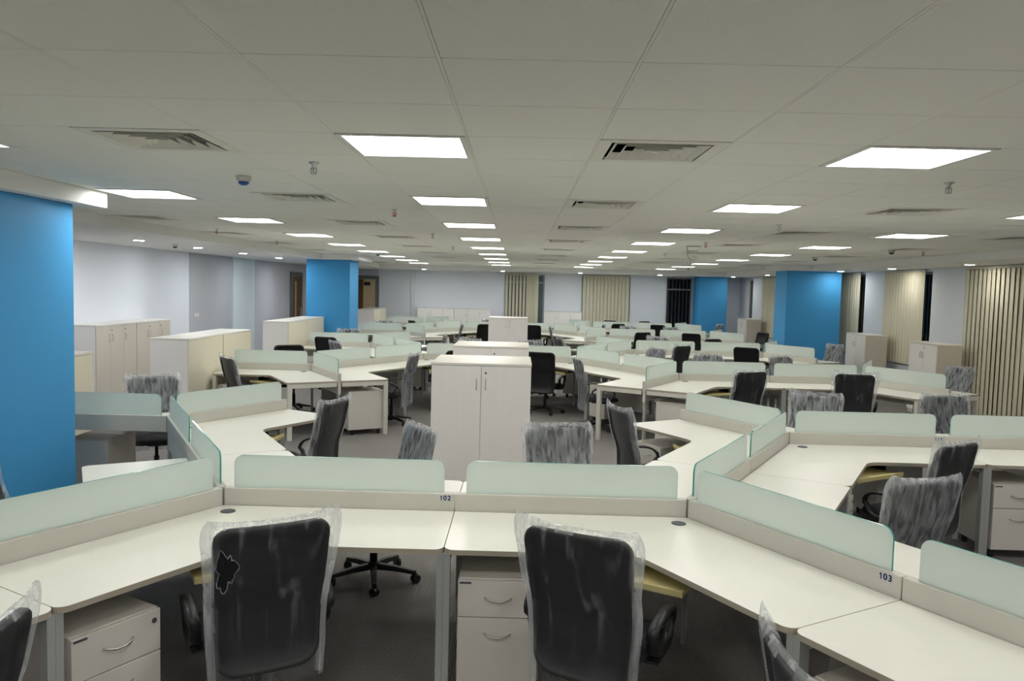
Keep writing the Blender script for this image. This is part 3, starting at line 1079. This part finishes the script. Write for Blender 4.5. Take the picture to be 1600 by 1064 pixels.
def make_chair(cover=None, film='film', seat_film=True):
    r = thing('office_chair', 'x', 'chair')
    sb = MB().lathe([(0.028, 0.075), (0.045, 0.08), (0.045, 0.115), (0.030, 0.13)], 14).build('star_base', 'black', r)
    sp = MB()
    prof = [(0.03, 0.098, 0.024, 0.020), (0.15, 0.090, 0.021, 0.016), (0.27, 0.072, 0.016, 0.012), (0.295, 0.070, 0.014, 0.012)]
    P, F = [], []
    for x, z, hw, hh in prof:
        P += [(x, -hw, z - hh), (x, hw, z - hh), (x, hw * 0.75, z + hh), (x, -hw * 0.75, z + hh)]
    for k in range(3):
        for j in range(4):
            l = (j + 1) % 4
            F.append((k * 4 + j, k * 4 + l, k * 4 + 4 + l, k * 4 + 4 + j)[::-1])
    F.append((0, 1, 2, 3)); F.append((15, 14, 13, 12))
    sme = sp.add(P, F).mesh('spoke', 'black')
    cb = MB()
    for s in (-1, 1):
        P = []
        n = 12
        for q in (0, 1):
            for i in range(n):
                a = 2 * PI * i / n
                P.append((0.028 * math.cos(a), s * (0.006 + q * 0.016), 0.028 + 0.028 * math.sin(a)))
        F = [(i, (i + 1) % n, n + (i + 1) % n, n + i)[::s] for i in range(n)] + [tuple(range(n)), tuple(range(2 * n - 1, n - 1, -1))]
        cb.add(P, F, 0, False)
    cb.box(-0.012, 0.012, -0.0055, 0.0055, 0.02, 0.062)
    cme = cb.mesh('caster', 'castor')
    for i in range(5):
        a = 2 * PI * i / 5 + 0.31
        s = link('spoke', sme, sb, (0, 0, 0), a)
        c = link('caster', cme, sb, (0.292 * math.cos(a), 0.292 * math.sin(a), 0), a + 0.9)
    MB().lathe([(0.026, 0.1305), (0.026, 0.27), (0.016, 0.275), (0.016, 0.385)], 12).build('gas_lift', 'black', r)
    MB().cbox(-0.09, 0.09, -0.12, 0.12, 0.386, 0.418, 0.008).cbox(0.09, 0.20, -0.02, -0.005, 0.395, 0.405, 0.002).build('tilt_mechanism', 'black', r)
    # seat
    ol = fillet([(-0.235, -0.21), (0.235, -0.21), (0.245, 0.25), (-0.245, 0.25)], [0.09, 0.09, 0.08, 0.08], 5)
    n = len(ol)
    P, F = [], []
    lv = [(0.90, 0.4185), (0.99, 0.432), (1.0, 0.455), (0.95, 0.482), (0.75, 0.490), (0.4, 0.486)]
    for f, z in lv:
        for x, y in ol:
            zz = z - (0.02 * max(0, (y - 0.15) / 0.1) if z > 0.44 else 0)
            P.append((x * f, 0.02 + (y - 0.02) * f, zz))
    for k in range(len(lv) - 1):
        for i in range(n):
            F.append((k * n + i, k * n + (i + 1) % n, (k + 1) * n + (i + 1) % n, (k + 1) * n + i))
    F.append(tuple(range(n))[::-1]); F.append(tuple(range((len(lv) - 1) * n, len(lv) * n)))
    MB().add(P, F, 0, True).build('seat', 'seat', r)
    # back bracket
    MB().tube([(0, -0.10, 0.405), (0, -0.19, 0.402), (0, -0.246, 0.402)], 0, 4, 0,
              section=[(-0.035, -0.008), (0.035, -0.008), (0.035, 0.008), (-0.035, 0.008)]).build('back_bracket', 'black', r)
    back_mesh().build('backrest', ['black', 'mesh_back'], r)
    for s in (-1, 1):
        pts = []
        for i in range(26):
            a = 2 * PI * i / 26
            ca, sa = math.cos(a), math.sin(a)
            y = 0.0 + 0.165 * math.copysign(abs(ca) ** 0.8, ca) - 0.02 * sa
            z = 0.530 + 0.092 * math.copysign(abs(sa) ** 0.8, sa)
            if sa < 0:
                y *= 0.82
            pts.append((s * (0.275 + 0.02 * max(0, sa)), y, z))
        am = MB().tube(pts, 0, 4, 0, True, section=[(-0.022, -0.008), (0.022, -0.008), (0.022, 0.008), (-0.022, 0.008)])
        x0, x1 = (0.17, 0.285) if s > 0 else (-0.285, -0.17)
        am.cbox(x0, x1, -0.07, 0.07, 0.404, 0.4175, 0.003)
        am.cbox(0.262 if s > 0 else -0.288, 0.288 if s > 0 else -0.262, -0.06, 0.06, 0.41, 0.43, 0.003)
        am.build('armrest', 'black', r)
    if cover is not None:
        cover.build('plastic_cover', [film, 'film_rim'], r)
        if seat_film:
            P2, F2 = [], []
            lv2 = [(1.03, 0.425), (1.035, 0.460), (0.975, 0.490), (0.76, 0.498), (0.3, 0.495)]
            for f, z in lv2:
                for i, (x, y) in enumerate(ol):
                    zz = z - (0.02 * max(0, (y - 0.15) / 0.1) if z > 0.44 else 0) + 0.003 * math.sin(i * 2.1 + f * 9)
                    P2.append((x * f, 0.02 + (y - 0.02) * f, zz))
            for k in range(len(lv2) - 1):
                for i in range(n):
                    F2.append((k * n + i, k * n + (i + 1) % n, (k + 1) * n + (i + 1) % n, (k + 1) * n + i))
            F2.append(tuple(range((len(lv2) - 1) * n, len(lv2) * n)))
            MB().add(P2, F2, 0, True).build('seat_cover', 'film', r)
    return r


# --- node table --------------------------------------------------------
def nodes(y0):
    return dict(L=(CX - A, y0, 'P'), R=(CX + A, y0, 'Q'), vL=(CX - E2, y0 + DY, 'Q'), vR=(CX + E2, y0 + DY, 'P'),
                vLm=(CX - E2, y0 - DY, 'Q'), vRm=(CX + E2, y0 - DY, 'P'), R2=(CX + 2 * E2, y0 + DY, 'Q'), R2m=(CX + 2 * E2, y0 - DY, 'Q'))


DIRS = {'P': (0, 120, 240), 'Q': (60, 180, 300)}
BIS = {'P': (60, 180, 300), 'Q': (0, 120, 240)}
CL = {1: nodes(4.30), 2: nodes(13.5), 3: nodes(22.7)}
# free arm ends (no neighbour beyond the end)
FREE = {('vL', 60), ('vR', 120), ('vLm', 300), ('vRm', 240), ('vL', 180), ('vLm', 180), ('R2', 60), ('R2', 300), ('R2m', 60), ('R2m', 300)}
SKIP_PART = {(1, 'vLm', 180), (1, 'vRm', 0), (1, 'R2m', 0)}
SKIP_DESK = {(1, 'vL', 240), (1, 'vLm', 120), (1, 'vLm', 240), (1, 'vRm', 60), (1, 'vRm', 300), (1, 'R2', 0)}
SHORT = 1.19
CLNAME = {1: 'front', 2: 'middle', 3: 'far'}
SIDE = {'vL': 'toward the cream cabinets', 'vLm': 'toward the cream cabinets', 'L': 'left of the centre cabinets', 'R': 'right of the centre cabinets',
        'vR': 'across the aisle', 'vRm': 'across the aisle', 'R2': 'toward the window blinds', 'R2m': 'toward the window blinds'}

part_labels = {
    (1, 'L', 0): 'frosted glass screen on the rail numbered 102',
    (1, 'R', 180): 'frosted glass screen right next to the 102 rail',
    (1, 'R', 300): 'frosted glass screen on the rail numbered 103',
    (1, 'vRm', 120): 'frosted glass screen following the rail numbered 103',
    (1, 'vR', 0): 'frosted glass screen on the rail numbered 111',
    (1, 'R2', 180): 'frosted glass screen following the rail numbered 111',
    (1, 'vLm', 60): 'frosted glass screen over the nearest left desk end',
    (1, 'L', 240): 'frosted glass screen joining the left end of the 102 screen',
    (1, 'L', 120): 'frosted glass screen running back from the 102 corner toward the column',
    (1, 'vL', 300): 'frosted glass screen second along the run back from the 102 corner',
    (1, 'vL', 180): 'frosted glass screen on an open rail ending at the near blue column',
    (1, 'vL', 60): 'frosted glass screen on the free desk end left of the centre cabinet',
    (1, 'R', 60): 'frosted glass screen running back from the corner between 102 and 103',
    (1, 'vR', 240): 'frosted glass screen joining the left end of the 111 screen edgewise',
    (1, 'vR', 120): 'frosted glass screen on the free desk end right of the centre cabinet',
}
protoP = {}
for key, args in (('full', (A,)), ('open', (A, False)), ('short', (SHORT,))):
    protoP[key] = (make_partition(*args), [])
protoPost = (make_post(), [])
rails = {}
for ci, nd in CL.items():
    for nm, (x, y, k) in nd.items():
        if ci == 1 and nm == 'R2m':
            continue
        for d in DIRS[k]:
            if (ci, nm, d) in SKIP_PART:
                continue
            key = 'open' if (ci, nm, d) == (1, 'vL', 180) else ('short' if (ci, nm, d) == (2, 'vLm', 180) else 'full')
            lb = part_labels.get((ci, nm, d))
            gp = None
            if lb is None:
                gp = 'glass screens of the %s desk cluster %s' % (CLNAME[ci], SIDE[nm])
                lb = 'frosted glass screen in the %s desk cluster %s' % (CLNAME[ci], SIDE[nm])
                if (nm, d) in FREE:
                    lb = 'frosted glass screen on a free desk end, %s cluster %s' % (CLNAME[ci], SIDE[nm])
                    gp = 'free end glass screens of the %s cluster %s' % (CLNAME[ci], SIDE[nm])
            rails[(ci, nm, d)] = place(*protoP[key], (x, y, 0), math.radians(d), lb, gp)
        place(*protoPost, (x, y, 0), 0 if k == 'P' else PI, 'slim grey post joining three rails, %s cluster %s' % (CLNAME[ci], SIDE[nm]),
              'rail posts of the %s cluster %s' % (CLNAME[ci], SIDE[nm]))


def number_mesh(txt, size, mat):
    b = MB()
    adv = size * 0.60
    for k, ch in enumerate(txt):
        ox = (k - (len(txt) - 1) / 2) * adv
        if ch == '1':      # bar with a flag
            h, w = size * 0.36, size * 0.065
            poly = [(w, -h), (w, h), (-w * 0.5, h), (-w * 3.0, h * 0.62), (-w * 3.0, h * 0.32), (-w, h * 0.5), (-w, -h)]
            b.prism([(ox + px + w, py) for px, py in poly][::-1], 0, 0.0006)
        else:
            me = text_mesh(ch, size, mat)
            b.add([(v.co.x + ox, v.co.y, v.co.z) for v in me.vertices], [tuple(p.vertices) for p in me.polygons])
            bpy.data.meshes.remove(me)
    return b.mesh('number', mat)


def number(key, txt, x, side):
    """printed number on a rail; side -1 = local -Y face"""
    rl = [c for c in rails[key].children if c.name.startswith('rail')][0]
    s = MB().box(-0.034, 0.034, -0.0162, 0.0162, 0, 0.0006)
    o = s.build('number_sticker', 'sticker', rl)
    t = link('number', number_mesh(txt, 0.038, 'navy'), rl)
    for q, off in ((o, 0.0), (t, 0.0012)):
        q.location = (x, side * (0.0241 + off), RAIL - 0.026)
        q.rotation_euler = (PI / 2, 0, 0 if side < 0 else PI)
    t['label'] = 'blue printed number ' + txt


number((1, 'L', 0), '102', A - 0.055, -1)
number((1, 'R', 300), '103', A - 0.075, -1)
number((1, 'vR', 0), '111', A - 0.045, -1)
for key, sd in (((1, 'vL', 60), -1), ((2, 'R2m', 300), -1)):
    rl = [c for c in rails[key].children if c.name.startswith('rail')][0]
    o = MB().box(-0.03, 0.03, -0.016, 0.016, 0, 0.0006).build('blank_sticker', 'sticker', rl)
    o.location = (A - 0.05, sd * 0.0241, RAIL - 0.026)
    o.rotation_euler = (PI / 2, 0, 0 if sd < 0 else PI)

# --- desks and pedestals
desk_labels = {
    (1, 'L', 300): 'white corner desk in front of the 102 rail at the torn plastic chair',
    (1, 'R', 240): 'white corner desk running from the 102 seam along the 103 rail',
    (1, 'L', 60): 'white corner desk behind the 102 screen on the left',
    (1, 'R', 120): 'white corner desk behind the 102 screen on the right',
    (1, 'L', 180): 'white corner desk beside the near blue column',
    (1, 'R', 0): 'white corner desk reached from the creased chair behind the 103 glass',
    (1, 'vLm', 0): 'white corner desk cut off at the near left corner by the wrapped chair edge',
    (1, 'vRm', 180): 'white corner desk after the 103 number',
    (1, 'vR', 180): 'white corner desk with a free end right of the centre cabinet',
    (1, 'vL', 0): 'white corner desk with a free end left of the centre cabinet',
    (1, 'vL', 120): 'white corner desk behind the open rail by the blue column',
    (1, 'vR', 300): 'white corner desk in front of the 111 rail',
    (1, 'vR', 60): 'white corner desk facing the window blinds behind the glass numbered 111',
    (1, 'R2', 240): 'white corner desk past the 111 number with a pedestal below',
    (1, 'R2', 120): 'white corner desk on the blind side of the partition after 111',
}
protoD, protoPed = {}, (make_pedestal(), [])
DESKS = []
for ci, nd in CL.items():
    for nm, (x, y, k) in nd.items():
        if ci == 1 and nm == 'R2m':
            continue
        for b in BIS[k]:
            if (ci, nm, b) in SKIP_DESK:
                continue
            dp, dm = (b + 60) % 360, (b - 60) % 360
            lp = SHORT if (ci, nm, dp) == (2, 'vLm', 180) else A
            lm = SHORT if (ci, nm, dm) == (2, 'vLm', 180) else A
            key = (lp, lm, (nm, dp) in FREE, (nm, dm) in FREE)
            if key not in protoD:
                protoD[key] = (make_desk(*key), [])
            lb = desk_labels.get((ci, nm, b))
            gp = None
            if lb is None:
                end = key[2] or key[3]
                lb = 'white corner desk %s, %s cluster %s' % ('with a free end' if end else 'enclosed by screens', CLNAME[ci], SIDE[nm])
                gp = '%s corner desks of the %s cluster %s' % ('open ended' if end else 'inner', CLNAME[ci], SIDE[nm])
            dk = place(*protoD[key], (x, y, 0), math.radians(b), lb, gp)
            if (ci, nm, b) == (1, 'R', 0):      # this one has no keyboard tray
                for ch in list(dk.children):
                    if ch.name.startswith(('keyboard_tray', 'tray_slide')):
                        bpy.data.objects.remove(ch)
            # pedestal at the end of the seated person's left arm (the -60 degree arm)
            if (ci, nm, b) in ((1, 'vL', 120), (1, 'vLm', 0), (1, 'L', 180), (1, 'L', 60), (2, 'L', 300)):
                continue
            a = math.radians(dm)
            ln = lm
            u = (math.cos(a), math.sin(a))
            n = (-u[1], u[0])
            al, dp_ = ln - 0.066 - 0.20, DEPTH - 0.035 - 0.25
            px, py = x + u[0] * al + n[0] * dp_, y + u[1] * al + n[1] * dp_
            plab = {(1, 'L', 300): 'grey two drawer pedestal under the near left desk end',
                    (1, 'R', 240): 'grey two drawer pedestal under the 102 desk seam',
                    (1, 'R2', 240): 'grey two drawer pedestal right of the leg below 111'}.get((ci, nm, b))
            pg = None
            if plab is None:
                plab = 'grey drawer pedestal under a desk, %s cluster %s' % (CLNAME[ci], SIDE[nm])
                pg = 'pedestals under the %s cluster %s' % (CLNAME[ci], SIDE[nm])
            place(*protoPed, (px, py, 0), a, plab, pg)
place(*protoPed, (-3.74, 6.93, 0), 0.0, 'grey drawer pedestal beside the near blue column')

# --- chairs
protoC = {
    'b': (make_chair(), []),
    'torn': (make_chair(cover_mesh(1.3, 0.007, (0.004, 0.022), 0.034, True, nu=76, nv=40), 'film', True), []),
    'w1': (make_chair(cover_mesh(2.7, 0.008, (0.020, 0.006), 0.034), 'film', True), []),
    'w2': (make_chair(cover_mesh(5.1, 0.013, (0.005, 0.018), 0.016), 'film_thick', True), []),
    'w3': (make_chair(cover_mesh(8.4, 0.012, (0.018, 0.020), 0.036), 'film', True), []),
    'w4': (make_chair(cover_mesh(11.9, 0.014, (0.014, 0.003), 0.014), 'film_thick', True), []),
}
DARKW = 'office chair with black back under clear plastic'
# (cluster, node, bisector): (kind, distance of lift from vertex, turn in degrees, label)
chairs = {
    (1, 'L', 300): ('torn', 1.06, 0, 'black office chair in torn plastic at the 102 desk'),
    (1, 'R', 240): ('w1', 1.06, 4, 'black office chair in loose plastic between the 102 seam and 103'),
    (1, 'vLm', 0): ('w3', 1.17, 0, 'plastic wrapped office chair at the near left desk end'),
    (1, 'vRm', 180): ('w1', 1.20, 0, 'plastic wrapped office chair below the desk past 103'),
    (1, 'L', 180): ('w3', 1.16, 0, 'plastic wrapped office chair in front of the near blue column'),
    (1, 'vL', 0): ('w3', 1.12, -15, 'plastic wrapped office chair at the free desk end left of the centre cabinet'),
    (1, 'L', 60): ('w4', 1.17, -30, 'small looking crumpled wrapped chair behind the 102 screen'),
    (1, 'R', 120): ('w2', 1.07, -18, 'crumpled plastic wrapped chair behind the screen right of 102'),
    (1, 'vR', 180): ('w3', 1.12, 14, 'plastic wrapped office chair at the free desk end right of the centre cabinet'),
    (1, 'R', 0): ('w4', 1.13, -70, 'heavily creased plastic wrapped chair behind the 103 screen'),
    (1, 'vR', 300): ('w1', 1.13, 2, 'clear wrapped dark chair in front of the 111 number'),
    (1, 'vR', 60): ('w2', 1.05, 0, 'crumpled plastic wrapped chair behind the 111 screen'),
    (1, 'R2', 120): ('w4', 1.15, -25, 'crumpled wrapped chair behind the screen past 111'),
    (1, 'vL', 120): ('w2', 1.12, 0, 'shiny wrapped chair behind the open rail by the blue column'),
    (2, 'vLm', 240): ('w3', 1.1, -20, DARKW + ' against the long cream cabinets'),
    (2, 'vLm', 0): ('w4', 1.15, -8, 'grey plastic shrouded chair at the free desk end with its star base in view'),
    (2, 'vLm', 120): ('b', 1.05, 0, 'low black mesh chair behind a screen near the cream cabinets'),
    (2, 'L', 180): ('w2', 1.22, 35, None), (2, 'L', 300): ('b', 1.15, 0, None), (2, 'L', 60): ('w2', 1.15, 0, None),
    (2, 'R', 240): ('b', 1.06, 12, 'unwrapped black mesh chair right of the centre cabinet'),
    (2, 'R', 120): ('w2', 1.15, 0, None), (2, 'R', 0): ('w4', 1.15, 30, None),
    (2, 'vL', 240): ('b', 1.05, 10, 'taller black mesh chair behind a screen near the cream cabinets'),
    (2, 'vL', 120): ('w2', 1.15, 0, None), (2, 'vL', 0): ('w4', 1.15, 0, None),
    (2, 'vR', 60): ('w2', 1.15, 0, None), (2, 'vR', 180): ('w3', 1.15, 10, None), (2, 'vR', 300): ('w1', 1.1, 10, None),
    (2, 'vRm', 60): ('w2', 1.15, 0, None),
    (2, 'vRm', 180): ('w4', 1.12, 8, 'grey plastic shrouded chair beside the unwrapped black chair'),
    (2, 'vRm', 300): ('w1', 1.12, -8, DARKW + ' at a middle desk right of the aisle'),
    (2, 'R2', 0): ('w4', 1.15, 15, None), (2, 'R2', 120): ('b', 1.1, 0, None), (2, 'R2', 240): ('b', 1.05, 0, None),
    (2, 'R2m', 0): ('w4', 1.15, 15, 'crumpled wrapped chair next to the tall blind at the desk end'),
    (2, 'R2m', 120): ('w2', 1.15, 0, None),
    (2, 'R2m', 240): ('w3', 1.05, 15, DARKW + ' at the desk nearest the window blinds'),
    (3, 'vLm', 0): ('w1', 1.15, 0, None), (3, 'L', 300): ('b', 1.15, 0, None), (3, 'L', 60): ('w2', 1.15, 0, None),
    (3, 'L', 180): ('b', 1.15, 30, None), (3, 'R', 240): ('b', 1.0, 12, None), (3, 'R', 0): ('w1', 1.15, 0, None),
    (3, 'vR', 300): ('b', 1.1, 0, None), (3, 'vR', 60): ('b', 1.15, 0, None), (3, 'vRm', 300): ('b', 1.15, 0, None),
    (3, 'vRm', 60): ('w2', 1.15, 0, None), (3, 'vRm', 180): ('w1', 1.15, 0, None), (3, 'R2m', 240): ('b', 1.1, 0, None),
    (3, 'R2m', 120): ('w2', 1.15, 0, None), (3, 'R2m', 0): ('b', 1.15, 20, None), (3, 'R2', 240): ('b', 1.15, 0, None),
    (3, 'R2', 120): ('b', 1.15, 0, None), (3, 'R2', 0): ('w4', 1.15, 10, None), (3, 'vLm', 120): ('w2', 1.15, 0, None),
}
KN = {'b': 'black mesh', 'w1': 'clear plastic wrapped', 'w3': 'clear plastic wrapped', 'w2': 'crumpled plastic wrapped', 'w4': 'crumpled plastic wrapped'}
NUDGE = {(1, 'L', 300): (-0.03, 0.0), (1, 'R', 240): (-0.05, 0.0), (1, 'R', 0): (0.0, 0.16), (1, 'vR', 300): (-0.02, -0.05), (1, 'L', 60): (0.12, -0.16), (1, 'R', 120): (-0.08, 0.0)}
for (ci, nm, b), (kd, dist, turn, lb) in chairs.items():
    x, y, _ = CL[ci][nm]
    x += NUDGE.get((ci, nm, b), (0, 0))[0]
    y += NUDGE.get((ci, nm, b), (0, 0))[1]
    a = math.radians(b)
    gp = None
    if lb is None:
        lb = '%s office chair, %s cluster %s' % (KN[kd], CLNAME[ci], SIDE[nm])
        gp = '%s chairs of the %s cluster %s' % (KN[kd], CLNAME[ci], SIDE[nm])
    place(*protoC[kd], (x + dist * math.cos(a), y + dist * math.sin(a), 0), a + PI / 2 + math.radians(turn), lb, gp)


# ================================================================== STORAGE CABINETS
def cabinet(loc, rz, w, d, h, doors, label, group=None, mats=('cabinet', 'cabinet', 'cabinet_top'), handles=True):
    """origin on the floor at the centre, doors face -Y"""
    r = thing('storage_cabinet', label, 'cabinet', loc, rz, group)
    MB().cbox(-w / 2, w / 2, -d / 2 + 0.019, d / 2, 0.0, h - 0.0255, 0.003).build('body', mats[0], r)
    MB().cbox(-w / 2 - 0.004, w / 2 + 0.004, -d / 2 - 0.004, d / 2 + 0.004, h - 0.025, h, 0.003).build('top', mats[2], r)
    dw = w / len(doors)
    for i, hs in enumerate(doors):
        x0 = -w / 2 + i * dw
        dr = MB().cbox(x0 + 0.002, x0 + dw - 0.002, -d / 2, -d / 2 + 0.0185, 0.07, h - 0.028, 0.002).build('door', mats[1], r)
        if not handles or hs == '-':
            continue
        hx = x0 + dw - 0.045 if hs == 'r' else x0 + 0.045
        z = h - 0.21
        MB().tube([(hx, -d / 2, z + 0.055), (hx, -d / 2 - 0.018, z + 0.04), (hx, -d / 2 - 0.024, z), (hx, -d / 2 - 0.018, z - 0.04),
                   (hx, -d / 2, z - 0.055)], 0.005, 6).build('handle', 'chrome', dr)
        if hs == 'l':
            lk = MB().lathe([(0.011, 0), (0.011, 0.004)], 10).build('lock', 'badge', dr)
            lk.location = (hx, -d / 2, z + 0.115); lk.rotation_euler = (PI / 2, 0, 0)
    return r


CH = 1.25
cabinet((-0.355, 8.115, 0), 0, 0.985, 0.91, CH, 'rl', 'large pale double door cabinet standing in the centre aisle')
cabinet((-0.345, 10.43, 0), 0, 0.97, 0.93, CH, 'rl', 'pale cabinet half hidden behind the centre aisle cabinet')
cabinet((-0.27, 20.4, 0), 0, 1.0, 0.9, CH, 'rl', 'pale double door cabinet among the far desks')
# left wall row (doors face +x)
for i, y in enumerate((11.95, 13.18)):
    cabinet((-6.375, y, 0), PI / 2, 1.21, 0.44, 1.31, 'rll',
            ('three door cabinet against the white wall beside the cream cabinets',
             'three door cabinet against the white wall next to the grey wall stretch')[i], None, ('cabinet', 'cabinet_beige', 'cabinet_top'))
CM = ('cabinet', 'cabinet_cream', 'cabinet_top')
for loc, w, lb in (((-4.46, 10.53, 0), 1.16, 'long cream backed cabinet at the middle desk end'),
                   ((-4.46, 11.72, 0), 1.16, 'long cream backed cabinet second in the middle row'),
                   ((-4.69, 15.77, 0), 1.36, 'cream backed cabinet in the row before the blue column'),
                   ((-4.69, 17.16, 0), 1.36, 'cream backed cabinet touching the blue column'),
                   ((-4.72, 24.7, 0), 1.1, 'cream backed cabinet near the far left door'),
                   ((-4.72, 25.85, 0), 1.1, 'cream backed cabinet in the far left corner'),
                   ((-4.58, 7.45, 0), 0.9, 'cream backed cabinet peeking out behind the near blue column')):
    cabinet(loc, PI / 2, w, 0.5, CH, '-', lb, None, CM)
BM = ('cabinet_beige', 'cabinet', 'cabinet_top')
cabinet((7.12, 13.42, 0), -PI / 2, 0.9, 0.42, CH, 'rl', 'pale cabinet by the tall half open blind', None, BM)
cabinet((7.12, 16.1, 0), -PI / 2, 0.9, 0.45, CH, 'rl', 'pale cabinet beside the big blue column', None, BM)
cabinet((7.12, 24.35, 0), -PI / 2, 0.95, 0.45, CH, 'rl', 'pale cabinet in the far corner by the windows', None, BM)
# far wall
cabinet((-2.84, 26.95, 0), 0, 1.24, 0.45, 1.27, 'rll', 'low three door cabinet at the far wall by the thin pilaster')
cabinet((-1.59, 26.95, 0), 0, 1.24, 0.45, 1.27, 'rll', 'low three door cabinet at the far wall by the half open blind')
cabinet((1.49, 26.95, 0), 0, 1.28, 0.45, 1.25, 'rll', 'low three door cabinet at the far wall by the bluish pane')
